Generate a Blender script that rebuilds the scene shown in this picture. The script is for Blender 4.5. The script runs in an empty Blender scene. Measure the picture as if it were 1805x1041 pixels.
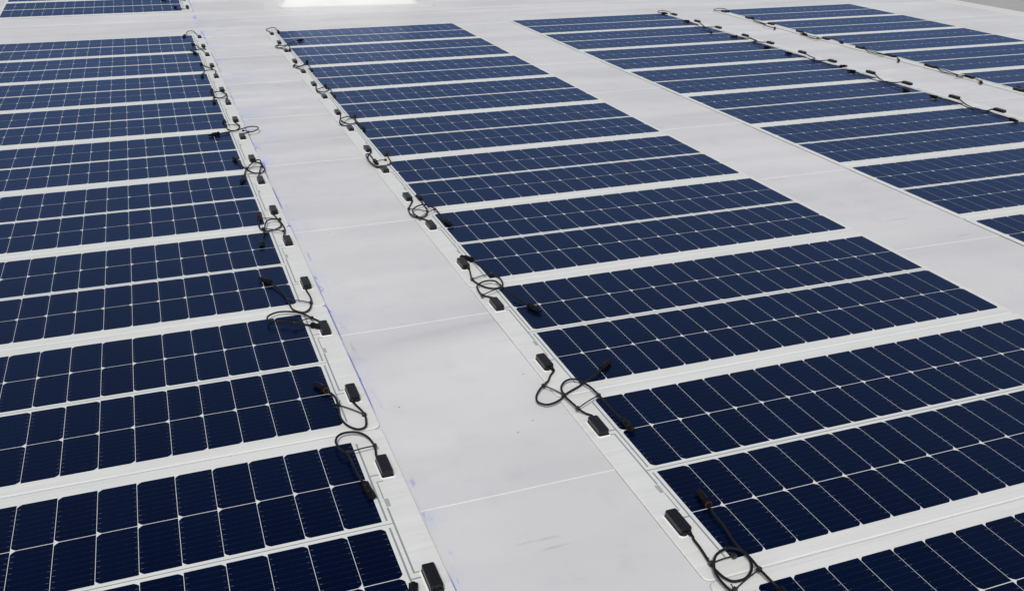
import bpy, bmesh, math, random
from mathutils import Vector, Matrix, noise
R = math.radians
random.seed(7)
scene = bpy.context.scene
C = scene.collection

# ------------------------------------------------------------------ camera
cam_data = bpy.data.cameras.new('camera')
cam = bpy.data.objects.new('camera', cam_data)
C.objects.link(cam)
cam_data.sensor_width = 36.0
cam_data.lens = 36.0 * 1680.5 / 1805.0
cam_data.clip_start = 0.05
cam_data.clip_end = 2000.0
yaw, tilt, roll = 0.36213, 0.4318, 0.01195
fw = Vector((math.sin(yaw) * math.cos(tilt), math.cos(yaw) * math.cos(tilt), -math.sin(tilt)))
rt = Vector((math.cos(yaw), -math.sin(yaw), 0.0))
up = rt.cross(fw)
rt2 = math.cos(roll) * rt + math.sin(roll) * up
up2 = -math.sin(roll) * rt + math.cos(roll) * up
M = Matrix((rt2, up2, -fw)).transposed().to_4x4()
M.translation = Vector((-0.95024, -2.48107, 1.27217))
cam.matrix_world = M
scene.camera = cam

# ------------------------------------------------------------------ sky, sun, exposure
SUN_EL, SUN_AZ = R(50), R(205)          # azimuth clockwise from +Y: the sun stands behind the camera
world = bpy.data.worlds.new('World')
scene.world = world
world.use_nodes = True
wn, wl = world.node_tree.nodes, world.node_tree.links
wn.clear()
sky = wn.new('ShaderNodeTexSky')
sky.sky_type = 'NISHITA'
sky.sun_disc = False
sky.sun_elevation = SUN_EL
sky.sun_rotation = SUN_AZ
sky.air_density = 1.0
sky.dust_density = 2.0
sky.ozone_density = 1.0
hs = wn.new('ShaderNodeHueSaturation')
hs.inputs['Saturation'].default_value = 0.55
bg = wn.new('ShaderNodeBackground')
bg.inputs['Strength'].default_value = 0.102
wo = wn.new('ShaderNodeOutputWorld')
wl.new(sky.outputs[0], hs.inputs['Color'])
wl.new(hs.outputs[0], bg.inputs['Color'])
wl.new(bg.outputs[0], wo.inputs['Surface'])

sun_data = bpy.data.lights.new('sun', 'SUN')
sun_data.energy = 2.4
sun_data.angle = R(9)                    # thin cloud: soft-edged shadows
sun_data.color = (1.0, 0.955, 0.90)
sun = bpy.data.objects.new('sun', sun_data)
C.objects.link(sun)
sd = Vector((math.sin(SUN_AZ) * math.cos(SUN_EL), math.cos(SUN_AZ) * math.cos(SUN_EL), math.sin(SUN_EL)))
sun.rotation_euler = sd.to_track_quat('Z', 'Y').to_euler()
sun.location = sd * 30

scene.view_settings.view_transform = 'Standard'
scene.view_settings.look = 'None'
scene.view_settings.exposure = 0.0
scene.view_settings.gamma = 1.0

# ------------------------------------------------------------------ helpers
def mat(name):
    m = bpy.data.materials.new(name)
    m.use_nodes = True
    nt = m.node_tree
    return m, nt, nt.nodes['Principled BSDF']

class NB:
    """small node builder"""
    def __init__(self, nt):
        self.nt = nt
    def n(self, t, **kw):
        x = self.nt.nodes.new(t)
        for k, v in kw.items():
            setattr(x, k, v)
        return x
    def link(self, a, b):
        self.nt.links.new(a, b)
    def val(self, x, sock):
        if isinstance(x, (int, float)):
            sock.default_value = x
        else:
            self.link(x, sock)
    def m(self, op, a, b=0.0, c=None, clamp=False):
        x = self.n('ShaderNodeMath', operation=op, use_clamp=clamp)
        self.val(a, x.inputs[0]); self.val(b, x.inputs[1])
        if c is not None: self.val(c, x.inputs[2])
        return x.outputs[0]
    def noise(self, vec, scale, detail=3.0, rough=0.5):
        x = self.n('ShaderNodeTexNoise')
        x.inputs['Scale'].default_value = scale
        x.inputs['Detail'].default_value = detail
        x.inputs['Roughness'].default_value = rough
        self.link(vec, x.inputs['Vector'])
        return x.outputs[0]
    def step(self, x, lo, hi):
        r = self.n('ShaderNodeMapRange', interpolation_type='SMOOTHSTEP')
        self.val(x, r.inputs['Value'])
        r.inputs['From Min'].default_value = lo
        r.inputs['From Max'].default_value = hi
        return r.outputs[0]
    def mix(self, f, a, b):
        x = self.n('ShaderNodeMix', data_type='RGBA')
        self.val(f, x.inputs[0])
        for v, s in ((a, x.inputs[6]), (b, x.inputs[7])):
            if isinstance(v, tuple): s.default_value = (*v, 1.0)
            else: self.link(v, s)
        return x.outputs[2]
    def scale(self, vec, s):
        x = self.n('ShaderNodeMapping')
        x.inputs['Scale'].default_value = s
        self.link(vec, x.inputs['Vector'])
        return x.outputs[0]
    def coord(self):
        t = self.n('ShaderNodeTexCoord').outputs['Object']
        s = self.n('ShaderNodeSeparateXYZ')
        self.link(t, s.inputs[0])
        return t, s.outputs[0], s.outputs[1], s.outputs[2]
    def bump(self, h, strength, dist, bsdf, prev=None):
        x = self.n('ShaderNodeBump')
        x.inputs['Strength'].default_value = strength
        x.inputs['Distance'].default_value = dist
        self.link(h, x.inputs['Height'])
        if prev is not None: self.link(prev, x.inputs['Normal'])
        self.link(x.outputs[0], bsdf.inputs['Normal'])
        return x.outputs[0]

def plain(name, col, rough, spec=0.5, var=0.0, bump=0.0, scale=60.0):
    m, nt, b = mat(name)
    nb = NB(nt)
    t, x, y, z = nb.coord()
    nz = nb.noise(t, scale, 4.0)
    dark = tuple(c * (1 - var) for c in col)
    nb.link(nb.mix(nz, dark, tuple(min(1, c * (1 + var)) for c in col)), b.inputs['Base Color'])
    b.inputs['Roughness'].default_value = rough
    b.inputs['Specular IOR Level'].default_value = spec
    if bump:
        nb.bump(nz, bump, 0.002, b)
    return m

def link_mesh(name, bm, m, parent=None, smooth=False):
    me = bpy.data.meshes.new(name)
    bm.normal_update()
    bm.to_mesh(me); bm.free()
    me.materials.append(m)
    if smooth:
        for p in me.polygons: p.use_smooth = True
        me.set_sharp_from_angle(angle=R(38))
    o = bpy.data.objects.new(name, me)
    C.objects.link(o)
    if parent: o.parent = parent
    return o

def tag(o, label=None, cat=None, group=None, kind=None):
    if label: o['label'] = label
    if cat: o['category'] = cat
    if group: o['group'] = group
    if kind: o['kind'] = kind
    return o

def prism(bm, pts, z0, z1):
    """closed prism over a counter-clockwise outline"""
    a = [bm.verts.new((x, y, z0)) for x, y in pts]
    b = [bm.verts.new((x, y, z1)) for x, y in pts]
    n = len(pts)
    bm.faces.new(b)
    bm.faces.new(a[::-1])
    for i in range(n):
        bm.faces.new((a[i], a[(i + 1) % n], b[(i + 1) % n], b[i]))

def rrect(x0, x1, y0, y1, r, seg=4):
    pts = []
    for cx, cy, a0 in ((x1 - r, y1 - r, 0), (x0 + r, y1 - r, 90), (x0 + r, y0 + r, 180), (x1 - r, y0 + r, 270)):
        for k in range(seg + 1):
            a = R(a0 + 90 * k / seg)
            pts.append((cx + r * math.cos(a), cy + r * math.sin(a)))
    return pts

def rect(x0, x1, y0, y1):
    return [(x0, y0), (x1, y0), (x1, y1), (x0, y1)]

def loft(bm, rings, cap=True):
    vs = [[bm.verts.new(p) for p in ring] for ring in rings]
    n = len(vs[0])
    for a, b in zip(vs[:-1], vs[1:]):
        for i in range(n):
            bm.faces.new((a[i], a[(i + 1) % n], b[(i + 1) % n], b[i]))
    if cap:
        bm.faces.new(vs[0][::-1]); bm.faces.new(vs[-1])

def frame_of(t, ref=Vector((0, 0, 1))):
    t = t.normalized()
    s = t.cross(ref)
    if s.length < 1e-4: s = t.cross(Vector((1, 0, 0)))
    s.normalize()
    return s, s.cross(t)

def smooth_path(pts, step=0.006):
    """Catmull-Rom through pts"""
    P = [pts[0] * 2 - pts[1]] + pts + [pts[-1] * 2 - pts[-2]]
    out = []
    for i in range(1, len(P) - 2):
        p0, p1, p2, p3 = P[i - 1], P[i], P[i + 1], P[i + 2]
        n = max(3, min(14, int((p2 - p1).length / step)))
        for k in range(n):
            t = k / n
            out.append(0.5 * (2 * p1 + (p2 - p0) * t + (2 * p0 - 5 * p1 + 4 * p2 - p3) * t * t + (3 * p1 - p0 - 3 * p2 + p3) * t ** 3))
    out.append(pts[-1].copy())
    return out

def tube(bm, pts, r, seg=8):
    rings = []
    for i, p in enumerate(pts):
        t = pts[min(i + 1, len(pts) - 1)] - pts[max(i - 1, 0)]
        s, u = frame_of(t)
        rings.append([p + (s * math.cos(a) + u * math.sin(a)) * r for a in (2 * math.pi * k / seg for k in range(seg))])
    loft(bm, rings)

def lathe(bm, origin, axis, prof, seg=14):
    axis = axis.normalized()
    s, u = frame_of(axis)
    loft(bm, [[origin + axis * d + (s * math.cos(a) + u * math.sin(a)) * r for a in (2 * math.pi * k / seg for k in range(seg))] for d, r in prof])

def obox(bm, c, ax, hx, hy, hz, bev=0.0):
    """box round c with its long side along ax"""
    t = ax.normalized()
    s, u = frame_of(t)
    vs = []
    for i in (-1, 1):
        for j, k in ((-1, -1), (1, -1), (1, 1), (-1, 1)):
            vs.append(bm.verts.new(c + t * hx * i + s * hy * j + u * hz * k))
    for f in ((0, 3, 2, 1), (4, 5, 6, 7), (0, 1, 5, 4), (1, 2, 6, 5), (2, 3, 7, 6), (3, 0, 4, 7)):
        bm.faces.new([vs[i] for i in f])

# ------------------------------------------------------------------ roof
LAP = 0.0011
SEAM, SEAM0 = 0.8735, 0.006              # the membrane is laid in courses 0.87 m wide, lapped towards the viewer
ROOF_X0, ROOF_X1, ROOF_Y0, ROOF_Y1 = -9.0, 6.64, -5.0, 16.0
def roof_slope(y):                       # beyond the cross valley the roof rises again
    return max(0.0, y - 6.2) * 0.04
def roof_z(y):
    f = (y - SEAM0) / SEAM
    f -= math.floor(f)
    return roof_slope(y) + LAP * (1 - f)

def membrane(name, stains=True, dirt=1.0, col=(0.63, 0.63, 0.635)):
    m, nt, b = mat(name)
    nb = NB(nt)
    t, x, y, z = nb.coord()
    cloud = nb.noise(t, 1.3, 5.0, 0.55)
    fine = nb.noise(t, 9.0, 6.0, 0.6)
    base = nb.mix(nb.step(cloud, 0.35, 0.68), tuple(c * 0.95 for c in col), tuple(c * 1.03 for c in col))
    base = nb.mix(nb.m('MULTIPLY', nb.step(fine, 0.52, 0.74), 0.16 * dirt), base, (0.40, 0.40, 0.42))
    # scuffs: stretched streaks, and small dark specks
    streak = nb.noise(nb.scale(t, (3.0, 34.0, 1.0)), 1.0, 4.0, 0.6)
    gate = nb.step(nb.noise(t, 2.4, 2.0), 0.55, 0.68)
    base = nb.mix(nb.m('MULTIPLY', nb.m('MULTIPLY', nb.step(streak, 0.64, 0.76), gate), 0.4 * dirt), base, (0.30, 0.31, 0.33))
    rot = nb.n('ShaderNodeMapping')
    rot.inputs['Rotation'].default_value = (0, 0, R(-38))
    rot.inputs['Scale'].default_value = (5.0, 46.0, 1.0)
    nb.link(t, rot.inputs['Vector'])
    sc2 = nb.m('MULTIPLY', nb.step(nb.noise(rot.outputs[0], 1.0, 3.0, 0.55), 0.62, 0.70), nb.step(nb.noise(t, 3.1, 2.0), 0.53, 0.60))
    base = nb.mix(nb.m('MULTIPLY', sc2, 0.28 * dirt), base, (0.24, 0.27, 0.33))
    smudge = nb.m('MULTIPLY', nb.step(nb.noise(t, 5.5, 4.0, 0.6), 0.60, 0.78), 0.20 * dirt)
    base = nb.mix(smudge, base, (0.38, 0.40, 0.47))
    vor = nb.n('ShaderNodeTexVoronoi')
    vor.inputs['Scale'].default_value = 17.0
    nb.link(t, vor.inputs['Vector'])
    sp = nb.n('ShaderNodeSeparateColor')
    nb.link(vor.outputs['Color'], sp.inputs[0])
    speck = nb.m('MULTIPLY', nb.m('SUBTRACT', 1.0, nb.step(vor.outputs['Distance'], 0.025, 0.055)), nb.m('GREATER_THAN', sp.outputs[0], 0.76))
    base = nb.mix(nb.m('MULTIPLY', speck, 0.75 * dirt), base, (0.10, 0.10, 0.11))
    if stains:
        # blue marking chalk: a snapped line beside the left row of panels and the powder rubbed off it
        near = nb.m('SUBTRACT', x, -0.546)
        side = nb.m('GREATER_THAN', near, -0.02)
        wob = nb.noise(t, 3.6, 5.0, 0.7)
        width = nb.m('MULTIPLY_ADD', nb.step(y, 0.2, 3.6), 0.17, 0.07)
        fall = nb.m('SUBTRACT', 1.0, nb.m('DIVIDE', near, width), clamp=True)
        powder = nb.m('MULTIPLY', nb.m('MULTIPLY', nb.m('MULTIPLY', fall, nb.step(wob, 0.46, 0.66)), side), 0.28)
        base = nb.mix(powder, base, (0.28, 0.41, 0.84))
        blot = nb.step(nb.noise(nb.scale(t, (34.0, 7.0, 1.0)), 1.0, 4.0, 0.65), 0.55, 0.66)
        fall2 = nb.m('SUBTRACT', 1.0, nb.m('DIVIDE', near, 0.032), clamp=True)
        base = nb.mix(nb.m('MULTIPLY', nb.m('MULTIPLY', blot, nb.m('MULTIPLY', fall2, side)), 0.95), base, (0.10, 0.17, 0.72))
        line = nb.m('MULTIPLY', nb.m('LESS_THAN', nb.m('ABSOLUTE', nb.m('SUBTRACT', near, 0.002)), 0.0032), nb.step(nb.noise(nb.scale(t, (1, 3, 1)), 1.0, 4.0), 0.44, 0.52))
        base = nb.mix(nb.m('MULTIPLY', line, 0.8), base, (0.11, 0.15, 0.52))
    nb.link(base, b.inputs['Base Color'])
    b.inputs['Roughness'].default_value = 0.55
    b.inputs['Specular IOR Level'].default_value = 0.3
    wr = nb.noise(nb.scale(t, (0.7, 2.4, 1.0)), 1.0, 2.0, 0.5)
    p = nb.bump(wr, 0.35, 0.06, b)
    p = nb.bump(nb.noise(nb.scale(t, (0.35, 1.9, 1.0)), 1.0, 1.0, 0.5), 0.5, 0.11, b, p)
    fold = nb.step(nb.noise(nb.scale(t, (0.5, 2.2, 1.0)), 1.0, 2.0, 0.5), 0.56, 0.64)
    p = nb.bump(fold, 0.35, 0.008, b, p)
    nb.bump(nb.noise(t, 160.0, 2.0), 0.25, 0.001, b, p)
    return m

MEMBRANE = membrane('white_roof_membrane')
bm = bmesh.new()
ys = []
k = math.floor((ROOF_Y0 - SEAM0) / SEAM)
y = ROOF_Y0
rows = [(ROOF_Y0, roof_z(ROOF_Y0))]
k0 = math.ceil((ROOF_Y0 - SEAM0) / SEAM)
while SEAM0 + k0 * SEAM < ROOF_Y1:
    ys_ = SEAM0 + k0 * SEAM
    wob = 0.0
    rows.append((ys_ - 0.0006, roof_slope(ys_)))
    rows.append((ys_ + 0.0006, roof_slope(ys_) + LAP))
    for f in (0.25, 0.5, 0.75):
        yy = ys_ + f * SEAM
        if yy < ROOF_Y1: rows.append((yy, roof_slope(yy) + LAP * (1 - f)))
    k0 += 1
rows.append((ROOF_Y1, roof_z(ROOF_Y1)))
NX = 150
grid = []
for yy, zz in rows:
    line = []
    for i in range(NX + 1):
        xx = ROOF_X0 + (ROOF_X1 - ROOF_X0) * i / NX
        q = round((yy - SEAM0) / SEAM) * 3.1
        dy = 0.012 * noise.noise(Vector((xx * 0.6, q, 0.0))) + 0.003 * noise.noise(Vector((xx * 4.0, q, 5.0)))
        line.append(bm.verts.new((xx, yy + dy, zz)))
    grid.append(line)
for a, b in zip(grid[:-1], grid[1:]):
    for i in range(NX):
        bm.faces.new((a[i], a[i + 1], b[i + 1], b[i]))
# the sides of the slab
for edge in (grid[0], [g[-1] for g in grid], grid[-1][::-1], [g[0] for g in grid][::-1]):
    low = [bm.verts.new((v.co.x, v.co.y, -0.9)) for v in edge]
    for i in range(len(edge) - 1):
        bm.faces.new((low[i], low[i + 1], edge[i + 1], edge[i]))
roof = tag(link_mesh('roof_surface', bm, MEMBRANE), kind='structure')

# turned-down metal edge along the right side of the roof
EDGE = plain('roof_edge_metal', (0.66, 0.65, 0.62), 0.45, 0.4, 0.05)
bm = bmesh.new()
prof = [(6.47, -0.012), (6.52, 0.0012), (6.60, 0.008), (6.655, 0.012), (6.66, 0.008), (6.66, -0.16), (6.65, -0.16), (6.65, 0.0)]
yl = [ROOF_Y0 + i * (ROOF_Y1 - ROOF_Y0) / 42 for i in range(43)]
rings = [[(px_, yy, pz + roof_slope(yy) + 0.002) for px_, pz in prof] for yy in yl]
loft(bm, rings)
bmesh.ops.recalc_face_normals(bm, faces=bm.faces)
tag(link_mesh('roof_edge_trim', bm, EDGE), 'pale folded metal trim along the outer edge of the white roof', 'roof trim')

# lower ground round the building
GROUND = plain('grey_ground', (0.36, 0.355, 0.35), 0.9, 0.2, 0.16, 0.3, 0.35)
bm = bmesh.new()
bmesh.ops.create_grid(bm, x_segments=8, y_segments=8, size=900)
o = link_mesh('ground', bm, GROUND)
o.location = (0, 0, -4.2)
tag(o, kind='structure')
WALLM = plain('building_wall_plaster', (0.45, 0.44, 0.42), 0.85, 0.2, 0.06, 0.2, 12)
bm = bmesh.new()
prism(bm, rect(ROOF_X0 + 0.02, ROOF_X1 - 0.02, ROOF_Y0 + 0.02, ROOF_Y1 - 0.02), -4.25, -0.88)
tag(link_mesh('building_wall', bm, WALLM), 'plain pale plaster building walls carrying the white roof', 'building')

# ------------------------------------------------------------------ roof curb
CURBM = membrane('new_white_membrane', stains=False, dirt=0.2, col=(0.68, 0.68, 0.67))
curb = bpy.data.objects.new('roof_curb', None)
C.objects.link(curb)
cy = 6.47
curb.location = (0.885, cy + 0.62, roof_slope(cy + 0.62))
curb.rotation_euler = (R(2.29), 0, R(-4.5))
tag(curb, 'bright white membrane-wrapped roof curb with sloped sides standing behind the middle row', 'roof curb')
bm = bmesh.new()
hw, hd = 0.61, 0.60
def ring(ex, z, r=0.05):
    return [(x, y, z) for x, y in rrect(-hw - ex, hw + ex, -hd - ex, hd + ex, r + max(0, ex), 5)]
loft(bm, [ring(0.03, -0.02), ring(0.03, 0.007), ring(-0.005, 0.030), ring(-0.03, 0.075), ring(-0.055, 0.14), ring(-0.085, 0.22), ring(-0.11, 0.34)])
link_mesh('curb_flashing', bm, CURBM, curb, True)
bm = bmesh.new()
loft(bm, [ring(-0.075, 0.341), ring(-0.07, 0.345), ring(-0.07, 0.39), ring(-0.08, 0.40)])
link_mesh('curb_cap', bm, EDGE, curb, True)
DOME = plain('milky_acrylic', (0.72, 0.74, 0.75), 0.15, 0.5, 0.02)
bm = bmesh.new()
loft(bm, [ring(-0.10, 0.402), ring(-0.105, 0.44), ring(-0.15, 0.50), ring(-0.24, 0.545), ring(-0.36, 0.57), ring(-0.46, 0.58)])
link_mesh('skylight_dome', bm, DOME, curb, True)
# the flange welded flat to the roof round it
bm = bmesh.new()
prism(bm, rrect(-hw - 0.16, hw + 0.16, -hd - 0.12, hd + 0.22, 0.06), -0.012, 0.0055)
link_mesh('base_flange', bm, MEMBRANE, curb)

# ------------------------------------------------------------------ panel materials
PITCH, CW, CH, CHAM = 0.0797, 0.0786, 0.1566, 0.0094
HALF = 0.33671 / 2                        # centre gap to the thin line between two cell rows
ROWY = (HALF + 0.0793, HALF - 0.0793, -HALF + 0.0793, -HALF - 0.0793)

BACK, nt, b = mat('white_panel_backing')
nb = NB(nt)
t, x, y, z = nb.coord()
n1 = nb.noise(t, 5.0, 5.0, 0.6)
base = nb.mix(nb.step(n1, 0.3, 0.75), (0.69, 0.70, 0.67), (0.655, 0.665, 0.64))
n2 = nb.noise(nb.scale(t, (6.0, 70.0, 1.0)), 1.0, 4.0, 0.6)
base = nb.mix(nb.m('MULTIPLY', nb.step(n2, 0.62, 0.76), 0.18), base, (0.42, 0.40, 0.38))
nb.link(base, b.inputs['Base Color'])
b.inputs['Roughness'].default_value = 0.42
b.inputs['Specular IOR Level'].default_value = 0.35
nb.bump(nb.noise(nb.scale(t, (1.0, 14.0, 1.0)), 1.6, 3.0), 0.6, 0.006, b)

CELL, nt, b = mat('monocrystalline_cell')
nb = NB(nt)
t, x, y, z = nb.coord()
fx = nb.m('FRACT', nb.m('DIVIDE', x, PITCH))
ex = nb.m('MULTIPLY', nb.m('MINIMUM', fx, nb.m('SUBTRACT', 1.0, fx)), PITCH)      # distance to the cell's short-side edge
BB = 0.1567 / 9
fy = nb.m('ABSOLUTE', nb.m('SUBTRACT', nb.m('FRACT', nb.m('DIVIDE', nb.m('ADD', y, 10 * BB), BB)), 0.5))
bus = nb.m('LESS_THAN', fy, 0.030)
pad = nb.m('MULTIPLY', nb.m('LESS_THAN', fy, 0.04), nb.m('MULTIPLY', nb.m('LESS_THAN', ex, 0.0085), nb.m('GREATER_THAN', ex, 0.003)))
wn_ = nb.n('ShaderNodeTexWhiteNoise', noise_dimensions='2D')
cb = nb.n('ShaderNodeCombineXYZ')
oi = nb.n('ShaderNodeObjectInfo')
nb.link(nb.m('FLOOR', nb.m('DIVIDE', x, PITCH)), cb.inputs[0])
nb.link(nb.m('MULTIPLY', oi.outputs['Random'], 91.0), cb.inputs[1])
nb.link(cb.outputs[0], wn_.inputs['Vector'])
base = nb.mix(wn_.outputs['Value'], (0.0001, 0.0020, 0.0140), (0.0004, 0.0034, 0.0190))
broken = nb.step(nb.noise(nb.scale(t, (120.0, 9.0, 1.0)), 1.0, 2.0), 0.35, 0.62)
base = nb.mix(nb.m('MULTIPLY', bus, nb.m('MULTIPLY_ADD', broken, 0.55, 0.2)), base, (0.014, 0.022, 0.045))
base = nb.mix(nb.m('MULTIPLY', pad, nb.m('MULTIPLY_ADD', broken, 0.7, 0.1)), base, (0.12, 0.14, 0.20))
# encapsulated silicon: a dark diffuse body under a faintly textured, blue anti-reflective front sheet
dif = nb.n('ShaderNodeBsdfDiffuse')
nb.link(base, dif.inputs['Color'])
glo = nb.n('ShaderNodeBsdfGlossy')
glo.inputs['Color'].default_value = (0.265, 0.365, 0.62, 1.0)
glo.inputs['Roughness'].default_value = 0.27
lw = nb.n('ShaderNodeLayerWeight')
lw.inputs['Blend'].default_value = 0.5
fac = nb.m('MULTIPLY_ADD', nb.m('POWER', lw.outputs['Facing'], 3.15), 1.0, 0.0)
mx = nb.n('ShaderNodeMixShader')
nb.link(fac, mx.inputs[0]); nb.link(dif.outputs[0], mx.inputs[1]); nb.link(glo.outputs[0], mx.inputs[2])
wv = nb.noise(nb.scale(t, (3.0, 3.0, 1.0)), 1.0, 2.0)
bp = nb.n('ShaderNodeBump')
bp.inputs['Strength'].default_value = 0.25
bp.inputs['Distance'].default_value = 0.004
nb.link(wv, bp.inputs['Height'])
nb.link(bp.outputs[0], glo.inputs['Normal'])
nt.nodes.remove(b)
nb.link(mx.outputs[0], next(q for q in nt.nodes if q.type == 'OUTPUT_MATERIAL').inputs['Surface'])

RIBBON = plain('grey_busbar_ribbon', (0.26, 0.29, 0.30), 0.4, 0.5, 0.08)
TAGM = plain('grey_label', (0.36, 0.37, 0.37), 0.5, 0.3, 0.18, 0.0, 180)
BOXM = plain('black_box_plastic', (0.006, 0.0065, 0.009), 0.3, 0.34, 0.25, 0.15, 90)
CABLEM = plain('black_cable_rubber', (0.009, 0.0095, 0.009), 0.5, 0.2, 0.2, 0.2, 120)
CONM = plain('black_connector_plastic', (0.005, 0.005, 0.0055), 0.4, 0.15, 0.2)
TIEM = plain('black_nylon_tie', (0.016, 0.016, 0.017), 0.35, 0.5, 0.2)
REDM = plain('red_connector_seal', (0.06, 0.014, 0.009), 0.5, 0.4, 0.2)
BEAD = plain('white_sealant', (0.80, 0.80, 0.79), 0.45, 0.4, 0.03)

# ------------------------------------------------------------------ one panel with its parts
TOP = 0.0058                              # upper face of the backing sheet above the roof plane
ZC = TOP + 0.00016                               # upper face of the cells
def cell_outline(cx, cy_, chamfer_right):
    x0, x1, y0, y1 = cx - CW / 2, cx + CW / 2, cy_ - CH / 2, cy_ + CH / 2
    c, s = CHAM, 0.0012
    if chamfer_right:
        return [(x0 + s, y0), (x1 - c, y0), (x1 - c * .42, y0 + c * .42), (x1, y0 + c), (x1, y1 - c), (x1 - c * .42, y1 - c * .42), (x1 - c, y1), (x0 + s, y1), (x0, y1 - s), (x0, y0 + s)]
    return [(x0 + c, y0), (x1 - s, y0), (x1, y0 + s), (x1, y1 - s), (x1 - s, y1), (x0 + c, y1), (x0 + c * .42, y1 - c * .42), (x0, y1 - c), (x0, y0 + c), (x0 + c * .42, y0 + c * .42)]

def make_panel():
    root = bpy.data.objects.new('solar_panel', None)
    C.objects.link(root)
    bm = bmesh.new()
    HY = 0.7339 / 2 - 0.0005
    out = rrect(-0.083, 18 * PITCH + 0.02, -HY, HY, 0.018, 5)
    inner = rrect(-0.081, 18 * PITCH + 0.018, -HY + 0.004, HY - 0.004, 0.014, 5)
    loft(bm, [[(x, y, 0.0028) for x, y in out], [(x, y, TOP - 0.0012) for x, y in out], [(x, y, TOP) for x, y in inner]])
    link_mesh('backing_sheet', bm, BACK, root)
    for j, cy_ in enumerate(ROWY):
        bm = bmesh.new()
        for i in range(18):
            prism(bm, [(x, y - 0.0) for x, y in cell_outline((i + 0.5) * PITCH, 0.0, j >= 2)], TOP - 0.0005 - 0.0, ZC)
        o = link_mesh('cell_row', bm, CELL, root)
        o.location = (0, cy_, 0)
    # tinned ribbons laminated at the box end and along the centre gap
    zr = TOP + 0.00014
    bm = bmesh.new()
    for s in (-1, 1):
        prism(bm, rect(-0.0118, -0.0076, min(s * 0.012, s * 0.316), max(s * 0.012, s * 0.316)), TOP - 0.001, zr)
        prism(bm, rect(-0.036, -0.0113, min(s * .176, s * .180), max(s * .176, s * .180)), TOP - 0.001, zr)
    link_mesh('edge_ribbon', bm, RIBBON, root)
    bm = bmesh.new()
    prism(bm, rect(-0.0197, 18 * PITCH - 0.004, -0.0014, 0.0014), TOP - 0.001, zr)
    prism(bm, rect(-0.0236, -0.0196, -0.055, 0.163), TOP - 0.001, zr)
    prism(bm, rect(-0.036, -0.0232, 0.1595, 0.1629), TOP - 0.001, zr + .0001)
    prism(bm, rect(-0.0225, -0.020, -0.150, -0.088), TOP - 0.001, zr)
    prism(bm, rect(-0.036, -0.020, -0.1535, -0.1505), TOP - 0.001, zr)
    link_mesh('centre_ribbon', bm, RIBBON, root)
    bm = bmesh.new()
    prism(bm, rrect(-0.0305, -0.0205, -0.086, -0.058, 0.001, 2), TOP - 0.001, TOP + 0.0006)
    link_mesh('serial_label', bm, TAGM, root)
    for s in (-1, 1):
        bm = bmesh.new()
        x0, x1, y0, y1 = -0.062, -0.036, (0.161 if s > 0 else -0.231), (0.231 if s > 0 else -0.161)
        def rg(e, z, r):
            return [(x, y, z) for x, y in rrect(x0 - e, x1 + e, y0 - e, y1 + e, r, 4)]
        loft(bm, [rg(0.0012, TOP - 0.001, 0.004), rg(0.0012, TOP + 0.0035, 0.004), rg(0.0, TOP + 0.004, 0.004), rg(0.0, TOP + 0.0145, 0.004), rg(-0.0006, TOP + 0.0163, 0.0036), rg(-0.0018, TOP + 0.0172, 0.003)])
        box = link_mesh('junction_box', bm, BOXM, root)
        # cable gland and latch at the end that faces the next panel
        bm = bmesh.new()
        ye = s * 0.2315
        lathe(bm, Vector((-0.043, ye - s * 0.002, TOP + 0.0055)), Vector((0, s, 0)), [(0, 0.0052), (0.005, 0.0052), (0.0055, 0.0046), (0.0095, 0.0042)], 10)
        obox(bm, Vector((-0.054, ye + s * 0.0012, TOP + 0.006)), Vector((1, 0, 0)), 0.0045, 0.0016, 0.0045)
        link_mesh('cable_gland', bm, BOXM, box, True)
        bm = bmesh.new()
        def wob(e, z, ph):
            return [(x + e * 0.3 * math.sin(i * 2.3 + ph), y + e * 0.3 * math.cos(i * 1.7 + ph), z) for i, (x, y) in enumerate(rrect(x0 - e, x1 + e, y0 - e, y1 + e, 0.005 + e * .5, 5))]
        loft(bm, [wob(0.0045, TOP - 0.001, 0), wob(0.0042, TOP + 0.0006, 0), wob(0.0022, TOP + 0.0018, 1)])
        link_mesh('sealant_bead', bm, BEAD, box, True)
    return root

def copy_tree(o, parent=None):
    c = o.copy()
    C.objects.link(c)
    c.parent = parent
    for ch in list(o.children):
        copy_tree(ch, c)
    return c

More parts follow.
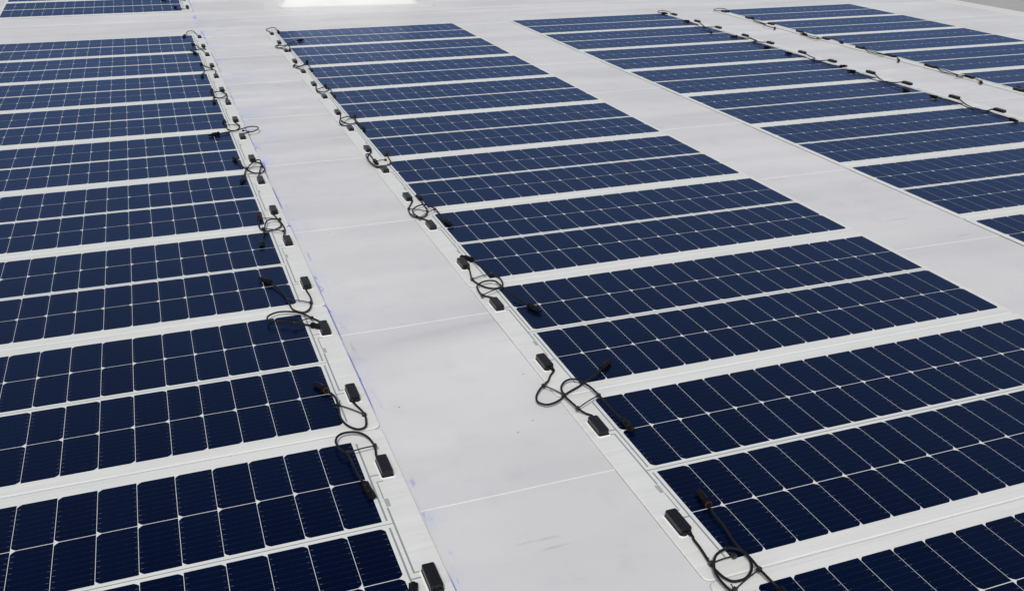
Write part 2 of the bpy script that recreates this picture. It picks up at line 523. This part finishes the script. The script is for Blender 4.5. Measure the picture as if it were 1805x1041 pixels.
proto = make_panel()
P = 0.7339
BLOCKS = {
    # x of the cell edge at the junction-box end, y of the centre gap of the row farthest away, facing
    'C': (0.0, -HALF + 7 * P, 1),
    'L': (-0.62903, 0.011 - HALF + 7 * P, -1),
    'R': (3.39483, -0.01184 - HALF + 7 * P, -1),
    'R2': (4.02348, 0.02243 - HALF + 7 * P, 1),
    'BL': (-0.62903, 6.86, -1),
}
LABELS = {
    ('C', 0): 'panel at the far end of the middle row, just before the white curb',
    ('C', 1): 'second panel from the far end of the row right of the pale walkway',
    ('C', 2): 'third panel from the far end of the row right of the pale walkway',
    ('C', 3): 'fourth panel from the far end of the row right of the pale walkway',
    ('C', 4): 'fifth panel from the far end of the row right of the pale walkway',
    ('C', 5): 'sixth panel from the far end of the row right of the walkway, mid frame',
    ('C', 6): 'fourth panel from the near end of the row right of the pale walkway',
    ('C', 7): 'third panel from the near end of the middle row, wholly visible',
    ('C', 8): 'navy panel with an orange-ringed connector lying near a coiled cable ring',
    ('C', 9): 'navy panel cut off by the bottom right corner of the photo',
    ('L', 0): 'panel at the far end of the long left row beside the blue chalk line',
    ('L', 1): 'second panel from the far end of the long left row beside the chalk line',
    ('L', 2): 'third panel from the far end of the long left row beside the chalk line',
    ('L', 3): 'fourth panel from the far end of the left row, beside looped cable',
    ('L', 4): 'fifth panel from the far end of the long left row beside the chalk line',
    ('L', 5): 'fourth panel from the near end of the long left row beside the chalk line',
    ('L', 6): 'third panel from the near end of the left row, bare connector on it',
    ('L', 7): 'second nearest panel of the left row, connector across its upper junction box',
    ('L', 8): 'nearest panel of the left row, filling the bottom left corner of the photo',
    ('R', 0): 'panel at the far end of the second row right of the walkway',
    ('R', 1): 'second panel from the far end in the row whose wiring lies at its right ends',
    ('R', 2): 'third panel from the far end in the row whose wiring lies at its right ends',
    ('R', 3): 'fourth panel from the far end in the row whose wiring lies at its right ends',
    ('R', 4): 'fifth panel from the far end in the row whose wiring lies at its right ends',
    ('R', 5): 'sixth panel from the far end of the second right row, meeting the right frame edge',
    ('R', 6): 'seventh panel in the second right row, its right half beyond the frame',
    ('R', 7): 'panel of which only one dark left corner shows at the right frame edge',
    ('R2', 0): 'farthest panel of the rightmost row, near the outer roof edge',
    ('R2', 1): 'second farthest panel of the rightmost row near the outer roof edge',
    ('R2', 2): 'third farthest panel of the rightmost row near the outer roof edge',
    ('R2', 3): 'fourth farthest panel of the rightmost row, cut by the right frame edge',
    ('R2', 4): 'nearest panel of the rightmost row, a small dark wedge at the frame edge',
    ('BL', 0): 'distant panel at the top left, alone beyond the bare cross strip of roof',
    ('BL', 1): 'farthest top left panel, cut off by the upper frame edge',
}
panels = {}
first = True
for (b, r) in sorted(LABELS):
    o = proto if first else copy_tree(proto)
    first = False
    x0, y0, s = BLOCKS[b]
    yy = y0 - r * P if b != 'BL' else y0 + r * P
    jit = random.Random(b + str(r))
    o.location = (x0 + jit.uniform(-.002, .002), yy + jit.uniform(-.0012, .0012), roof_slope(yy) + (r % 2) * 0.0006)
    tiltx = R(2.29) if b == 'BL' else 0.0
    o.rotation_euler = (tiltx * s, 0.0, (0.0 if s > 0 else math.pi) + jit.uniform(-.0015, .0015))
    tag(o, LABELS[b, r], 'solar panel', 'flexible solar panels bonded to the roof in rows')
    panels[b, r] = (o, Matrix.LocRotScale(o.location, o.rotation_euler, None).inverted())

# ------------------------------------------------------------------ cables: millimetres on the roof, box by box
CABLES = [
('C',7,'lo',[(-43,-402,9),(-63,-436,12),(-81,-463,13),(-98,-478,13),(-119,-497,13),(-139,-525,13),(-146,-551,13),(-137,-567,13),(-125,-573,13),(-104,-569,13),(-82,-557,13),(-65,-542,13),(-44,-530,13),(-16,-516,13),(0,-506,13),(28,-488,13),(58,-471,14),(80,-452,14)],(125,-414,12),[((-101,-481,13),(-70,-541,13))],0),
('C',8,'hi',[(-43,-668,9),(-54,-640,12),(-67,-629,21),(-72,-592,21),(-75,-565,21),(-73,-542,21),(-67,-518,21),(-55,-501,21),(-39,-489,21),(-22,-487,21),(-10,-495,21),(-3,-514,21),(5,-538,21),(9,-581,21),(10,-632,21),(15,-666,14),(19,-703,14)],(21,-772,12),[((-68,-626,21),(8,-586,21))],0),
('C',8,'lo',[(-43,-1136,9),(-46,-1157,12),(-48,-1186,13),(-53,-1229,13),(-54,-1240,13),(-53,-1256,13),(-50,-1275,13),(-41,-1290,13),(-27,-1294,13),(-10,-1292,13),(10,-1279,13),(23,-1261,13),(28,-1240,13),(27,-1217,13),(27,-1189,13),(34,-1139,13),(35,-1101,14),(40,-1071,14)],(47,-1020,12),[((-52,-1233,13),(3,-1229,13))],1),
('C',9,'hi',[(-43,-1402,9),(-53,-1324,12),(-63,-1319,21),(-65,-1305,21),(-66,-1283,21),(-62,-1263,21),(-53,-1244,21),(-39,-1226,21),(-22,-1216,21),(-3,-1213,21),(10,-1218,21),(21,-1231,21),(24,-1254,21),(23,-1287,21),(24,-1310,21),(31,-1329,14),(32,-1344,14)],(32,-1377,12),[((-54,-1320,21),(22,-1287,21))],0),
('C',6,'lo',[(-43,332,9),(-60,241,12),(-55,198,13),(-43,166,13),(-22,145,13),(-1,144,13),(15,158,13),(23,174,13),(27,213,13),(20,239,13),(14,259,13),(4,315,13),(-5,357,14),(-10,387,14)],(-37,436,12),[((-61,237,13),(14,258,13))],0),
('C',7,'hi',[(-43,66,9),(-69,110,12),(-75,132,21),(-70,160,21),(-55,178,21),(-36,189,21),(-16,190,21),(-1,179,21),(3,155,21),(6,127,21),(14,72,21),(30,26,14),(41,-15,14)],(63,-86,12),[((-76,90,21),(2,126,21))],0),
('C',5,'lo',[(-43,1065,9),(-79,974,12),(-90,921,13),(-88,885,13),(-73,854,13),(-53,856,13),(-32,883,13),(-17,926,13),(-14,967,13),(-13,1005,14),(-7,1057,14)],(-10,1129,12),[((-81,966,13),(-20,915,13))],0),
('C',6,'hi',[(-43,800,9),(-68,858,12),(-82,877,21),(-80,912,21),(-66,943,21),(-42,965,21),(-18,973,21),(-1,941,21),(10,909,21),(15,834,14),(16,793,14)],(30,702,12),[((-74,834,21),(8,909,21))],1),
('C',4,'lo',[(-43,1799,9),(-72,1731,12),(-85,1642,13),(-77,1560,13),(-52,1555,13),(-29,1555,13),(-9,1569,13),(5,1607,13),(8,1654,14),(14,1718,14)],(40,1842,12),[((-56,1632,13),(-11,1641,13))],1),
('C',5,'hi',[(-43,1533,9),(-72,1539,12),(-86,1567,21),(-90,1647,21),(-85,1711,21),(-73,1732,21),(-61,1726,14),(-63,1640,14)],(-62,1506,12),[],0),
('C',3,'lo',[(-43,2533,9),(-62,2417,12),(-54,2354,13),(-35,2314,13),(-9,2325,13),(8,2370,14),(20,2450,14)],(57,2614,12),[((-77,2320,13),(0,2450,13))],1),
('C',4,'hi',[(-43,2267,9),(-79,2311,12),(-82,2344,21),(-60,2408,21),(-22,2439,21),(-6,2419,21),(9,2375,14),(12,2240,14)],(14,2111,12),[],1),
('C',2,'lo',[(-43,3267,9),(-59,3172,12),(-54,3112,13),(-30,3079,13),(-1,3113,13),(14,3156,14),(8,3225,14)],(29,3383,12),[],0),
('C',3,'hi',[(-43,3001,9),(-64,3102,12),(-65,3114,21),(-41,3142,21),(-6,3168,21),(19,3136,14),(9,2981,14)],(2,2872,12),[],0),
('C',1,'lo',[(-43,4001,9),(-84,3884,12),(-61,3841,13),(-20,3882,14),(25,4001,14)],(56,4139,12),[],0),
('C',2,'hi',[(-43,3735,9),(-74,3837,12),(-76,3856,21),(-54,3827,21),(-7,3857,21),(16,3853,14),(9,3729,14)],(-1,3598,12),[],0),
('C',0,'lo',[(-43,4735,9),(-98,4623,12),(-78,4557,13),(-35,4598,13),(0,4680,13),(44,4746,14),(95,4805,14)],(145,4842,12),[],0),
('C',1,'hi',[(-43,4469,9),(-84,4581,12),(-86,4593,21),(-53,4594,21),(-16,4599,21),(-4,4553,14),(-16,4467,14)],(-39,4326,12),[],0),
('C',0,'hi',[(-43,5203,9),(-66,5361,12),(-38,5378,21),(0,5400,21),(12,5341,14),(12,5264,14)],(14,5102,12),[],0),
('L',7,'lo',[(-586,-391,9),(-573,-457,12),(-576,-496,13),(-584,-521,13),(-600,-526,13),(-615,-514,13),(-627,-489,13),(-632,-453,13),(-628,-412,13),(-625,-370,13),(-630,-343,14),(-642,-321,14)],(-665,-265,12),[((-626,-398,13),(-574,-464,13))],1),
('L',8,'hi',[(-586,-657,9),(-581,-609,12),(-589,-583,21),(-601,-559,21),(-618,-546,21),(-641,-543,21),(-657,-553,21),(-665,-572,21),(-664,-594,21),(-658,-617,21),(-649,-635,21),(-646,-686,21),(-641,-722,14),(-635,-751,14)],(-630,-804,12),[((-583,-620,21),(-647,-628,21))],0),
('L',6,'lo',[(-586,343,9),(-582,266,12),(-587,232,13),(-593,201,13),(-605,175,13),(-620,166,13),(-634,176,13),(-647,196,13),(-651,221,13),(-653,275,13),(-657,324,13),(-669,371,14),(-685,419,14)],(-717,476,12),[((-587,228,13),(-651,273,13))],0),
('L',7,'hi',[(-586,77,9),(-594,107,12),(-606,104,21),(-620,131,21),(-637,152,21),(-656,166,21),(-678,175,21),(-701,175,21),(-721,163,21),(-730,147,21),(-729,128,21),(-716,119,21),(-685,107,21),(-658,88,21),(-629,80,14),(-613,69,14)],(-579,39,12),[((-606,104,21),(-660,85,21))],0),
('L',5,'lo',[(-586,1076,9),(-576,956,12),(-590,916,13),(-617,898,13),(-638,900,13),(-653,922,13),(-656,959,14),(-642,1055,14)],(-631,1185,12),[((-572,1010,13),(-641,1042,13))],1),
('L',6,'hi',[(-586,811,9),(-571,888,12),(-574,929,21),(-581,978,21),(-597,996,21),(-620,987,21),(-633,950,21),(-646,891,14),(-664,807,14)],(-678,718,12),[((-580,854,21),(-647,905,21))],0),
('L',4,'lo',[(-586,1810,9),(-558,1780,12),(-546,1718,13),(-547,1661,13),(-564,1622,13),(-595,1627,13),(-619,1685,13),(-636,1766,14),(-650,1846,14)],(-664,1952,12),[((-617,1703,13),(-550,1708,13))],0),
('L',5,'hi',[(-586,1544,9),(-571,1639,12),(-553,1716,21),(-551,1786,21),(-569,1785,21),(-602,1721,21),(-628,1660,14),(-647,1564,14)],(-672,1477,12),[((-574,1587,21),(-638,1587,21))],1),
('L',3,'lo',[(-586,2544,9),(-571,2450,12),(-589,2382,13),(-615,2370,13),(-636,2415,14),(-636,2548,14)],(-637,2700,12),[((-574,2462,13),(-636,2497,13))],0),
('L',4,'hi',[(-586,2278,9),(-550,2314,12),(-515,2297,21),(-490,2342,21),(-498,2380,21),(-534,2386,21),(-581,2348,21),(-624,2352,14),(-681,2328,14)],(-728,2313,12),[((-545,2286,21),(-566,2322,21))],0),
('L',2,'lo',[(-586,3278,9),(-566,3201,12),(-587,3132,13),(-613,3107,13),(-634,3147,13),(-640,3214,14),(-639,3306,14)],(-636,3461,12),[],1),
('L',3,'hi',[(-586,3012,9),(-567,3158,12),(-580,3208,21),(-601,3238,21),(-630,3224,21),(-641,3171,14),(-647,3052,14)],(-659,2912,12),[((-577,3037,21),(-642,3085,21))],0),
('L',1,'lo',[(-586,4012,9),(-585,3950,12),(-604,3998,13),(-627,4059,14),(-640,4113,14)],(-642,4245,12),[],0),
('L',2,'hi',[(-586,3746,9),(-569,3891,12),(-600,3872,21),(-636,3882,14),(-658,3772,14)],(-683,3626,12),[],0),
('L',0,'lo',[(-586,4746,9),(-573,4658,12),(-610,4707,13),(-622,4804,14),(-640,4861,14)],(-662,4965,12),[],0),
('L',1,'hi',[(-586,4480,9),(-600,4644,12),(-644,4615,21),(-679,4654,14),(-660,4560,14)],(-626,4447,12),[],0),
('L',0,'hi',[(-586,5214,9),(-607,5457,12),(-645,5410,21),(-661,5338,21),(-668,5304,14),(-680,5274,14)],(-705,5179,12),[],0),
('BL',0,'hi',[(-586,7094,9),(-580,7030,12),(-585,6985,14),(-640,6990,20),(-740,7065,14)],(-800,7080,12),[],0),
('BL',0,'lo',[(-586,6626,9),(-572,6570,12),(-605,6530,20),(-655,6560,20),(-672,6655,14)],(-692,6705,12),[],0),
('R',0,'hi',[(3438,5191,9),(3480,5306,12),(3441,5341,21),(3387,5339,21),(3372,5319,14),(3381,5265,14)],(3414,5228,12),[],0),
('R',0,'lo',[(3438,4723,9),(3395,4592,12),(3363,4510,13),(3322,4448,13),(3299,4358,14),(3270,4264,14)],(3246,4185,12),[],0),
('R',1,'hi',[(3438,4457,9),(3412,4472,12),(3351,4431,21),(3296,4413,21),(3300,4510,21),(3350,4655,14),(3376,4779,14)],(3354,4814,12),[],0),
('R',1,'lo',[(3438,3989,9),(3421,3894,12),(3398,3796,13),(3358,3787,13),(3334,3732,13),(3314,3646,14),(3307,3562,14)],(3319,3524,12),[],0),
('R',2,'hi',[(3438,3723,9),(3406,3745,12),(3359,3739,21),(3375,3840,21),(3364,3874,21),(3374,3954,14),(3359,4009,14)],(3311,4030,12),[],0),
('R',2,'lo',[(3438,3255,9),(3412,3150,12),(3398,3084,13),(3346,3051,13),(3352,2986,13),(3341,2879,14),(3380,2789,14)],(3442,2784,12),[],0),
('R',3,'hi',[(3438,2989,9),(3341,3002,12),(3308,2991,21),(3318,3058,21),(3326,3163,14),(3327,3260,14)],(3306,3320,12),[],0),
('R',3,'lo',[(3438,2521,9),(3391,2421,12),(3360,2352,13),(3330,2271,13),(3323,2220,13),(3309,2141,14),(3302,2087,14)],(3297,2033,12),[],0),
('R',4,'hi',[(3438,2256,9),(3383,2270,12),(3312,2274,21),(3292,2316,21),(3282,2392,21),(3331,2495,14),(3363,2613,14)],(3338,2658,12),[],0),
('R',4,'lo',[(3438,1788,9),(3382,1672,12),(3347,1582,13),(3320,1550,13),(3369,1512,13),(3351,1394,14),(3346,1319,14)],(3345,1260,12),[],0),
('R',5,'hi',[(3438,1522,9),(3379,1513,12),(3327,1514,21),(3298,1529,21),(3303,1584,21),(3322,1666,21),(3349,1784,14),(3336,1849,14)],(3333,1918,12),[],0),
('R2',0,'hi',[(3980,5225,9),(3949,5260,12),(3912,5266,21),(3996,5321,21),(4071,5329,14),(4030,5208,14)],(3942,5051,12),[],0),
('R2',0,'lo',[(3980,4757,9),(3927,4606,12),(3918,4508,13),(3934,4477,13),(3940,4569,14),(3999,4757,14)],(4027,4867,12),[],0),
('R2',1,'hi',[(3980,4492,9),(3922,4472,12),(3868,4408,21),(3843,4324,21),(3867,4310,14),(3886,4272,14)],(3781,4132,12),[],0),
('R2',1,'lo',[(3980,4024,9),(3889,3823,12),(3882,3753,13),(3951,3787,13),(3936,3827,14),(3933,3913,14)],(3900,3975,12),[],0),
('R2',2,'hi',[(3980,3758,9),(3921,3747,12),(3875,3717,21),(3930,3717,21),(3966,3679,21),(4019,3675,14),(3986,3568,14)],(3954,3449,12),[],0),
('R2',2,'lo',[(3980,3290,9),(3931,3158,12),(3946,3077,13),(3971,3032,13),(3969,3079,13),(3964,3148,14),(3989,3301,14)],(4005,3377,12),[],0),
('R2',3,'hi',[(3980,3024,9),(3977,3064,12),(3918,3032,21),(3965,3026,21),(3981,2984,21),(3992,2953,14),(3918,2847,14)],(3805,2716,12),[],0),
('R2',3,'lo',[(3980,2556,9),(3928,2436,12),(3928,2353,13),(3943,2317,13),(3956,2383,13),(3979,2503,14),(3991,2611,14)],(3978,2654,12),[],0),
('R2',4,'hi',[(3980,2290,9),(3923,2275,12),(3875,2268,21),(3920,2284,21),(3945,2231,21),(3960,2184,14),(3927,2115,14)],(3835,1997,12),[],0),
('R2',4,'lo',[(3980,1822,9),(3922,1732,12),(3927,1693,13),(3964,1746,13),(3969,1803,14),(4011,1889,14)],(4051,1956,12),[],0),
('L',8,'lo',[(-586,-1125,9),(-585,-1162,12),(-606,-1196,13),(-626,-1188,14),(-631,-1142,14)],(-617,-1089,12),[],0),
]


CONN_PROFILE = [(0.0, 0.0042), (0.001, 0.0074), (0.013, 0.0080), (0.0145, 0.0064), (0.0165, 0.0064), (0.0175, 0.0086), (0.036, 0.0088), (0.0375, 0.0070), (0.041, 0.0070), (0.0415, 0.0056), (0.055, 0.0054), (0.056, 0.0040)]
for b, r, side, pts, end, ties, red in CABLES:
    root, inv = panels[b, r]
    V = [Vector(p) * 0.001 for p in pts]
    E = Vector(end) * 0.001
    for p in V + [E]:
        p.z += roof_slope(p.y)
    V[0].z = roof_slope(V[0].y) + TOP + 0.0055
    # leave the gland straight before bending
    s = BLOCKS[b][2]
    d0 = -1 if (side == 'lo') else 1
    lead = V[0] + Vector((0, d0 * 0.012, 0.001))
    V = [V[0], lead] + V[1:]
    path = smooth_path(V)
    for p in path[3:]:
        p.z = max(p.z, roof_slope(p.y) + ZC + 0.0033)
    bm = bmesh.new()
    tube(bm, [inv @ p for p in path], 0.0028, 8)
    cable = link_mesh('cable', bm, CABLEM, root, True)
    # the plug
    d = E - V[-1]
    d.normalize()
    org = V[-1] - d * 0.002
    org.z = max(org.z, roof_slope(org.y) + ZC + 0.0092)
    d.z = min(max(d.z, -0.02), 0.05)
    bm = bmesh.new()
    org_l = inv @ org
    d_l = (inv.to_3x3() @ d).normalized()
    lathe(bm, org_l, d_l, CONN_PROFILE, 14)
    sx, ux = frame_of(d_l)
    for q in (-1, 1):
        obox(bm, org_l + d_l * 0.046 + sx * q * 0.0066, d_l, 0.010, 0.0022, 0.0011)
    for q in range(6):                                  # ribs of the gland nut
        a = math.pi * q / 3 + 0.3
        obox(bm, org_l + d_l * 0.007 + (sx * math.cos(a) + ux * math.sin(a)) * 0.0078, d_l, 0.0052, 0.0012, 0.0012)
    con = link_mesh('connector', bm, CONM, cable, True)
    if red:
        bm = bmesh.new()
        lathe(bm, org_l + d_l * 0.0005, d_l, [(0, 0.0070), (0.0002, 0.0083), (0.003, 0.0084), (0.0035, 0.0070)], 14)
        tag(link_mesh('seal_ring', bm, REDM, cable, True))
    for t0, t1 in ties:
        A, Bp = Vector(t0) * 0.001, Vector(t1) * 0.001
        A.z += roof_slope(A.y); Bp.z += roof_slope(Bp.y)
        bm = bmesh.new()
        for e, o_ in ((A, Bp), (Bp, A)):
            dd = (o_ - e).normalized()
            obox(bm, inv @ e, inv.to_3x3() @ dd.cross(Vector((0, 0, 1))), 0.0042, 0.0042, 0.0042)
        dd = (Bp - A).normalized()
        tube(bm, [inv @ p for p in smooth_path([A, (A + Bp) / 2 + Vector((0, 0, 0.002)), Bp], 0.02)], 0.0017, 6)
        tail = A + Vector((0.3 * dd.y, -0.3 * dd.x, 0)).normalized() * 0.002
        tube(bm, [inv @ p for p in (A, A + Vector((0.010 * -dd.y, 0.010 * dd.x, 0.008)))], 0.0014, 5)
        link_mesh('cable_tie', bm, TIEM, cable)
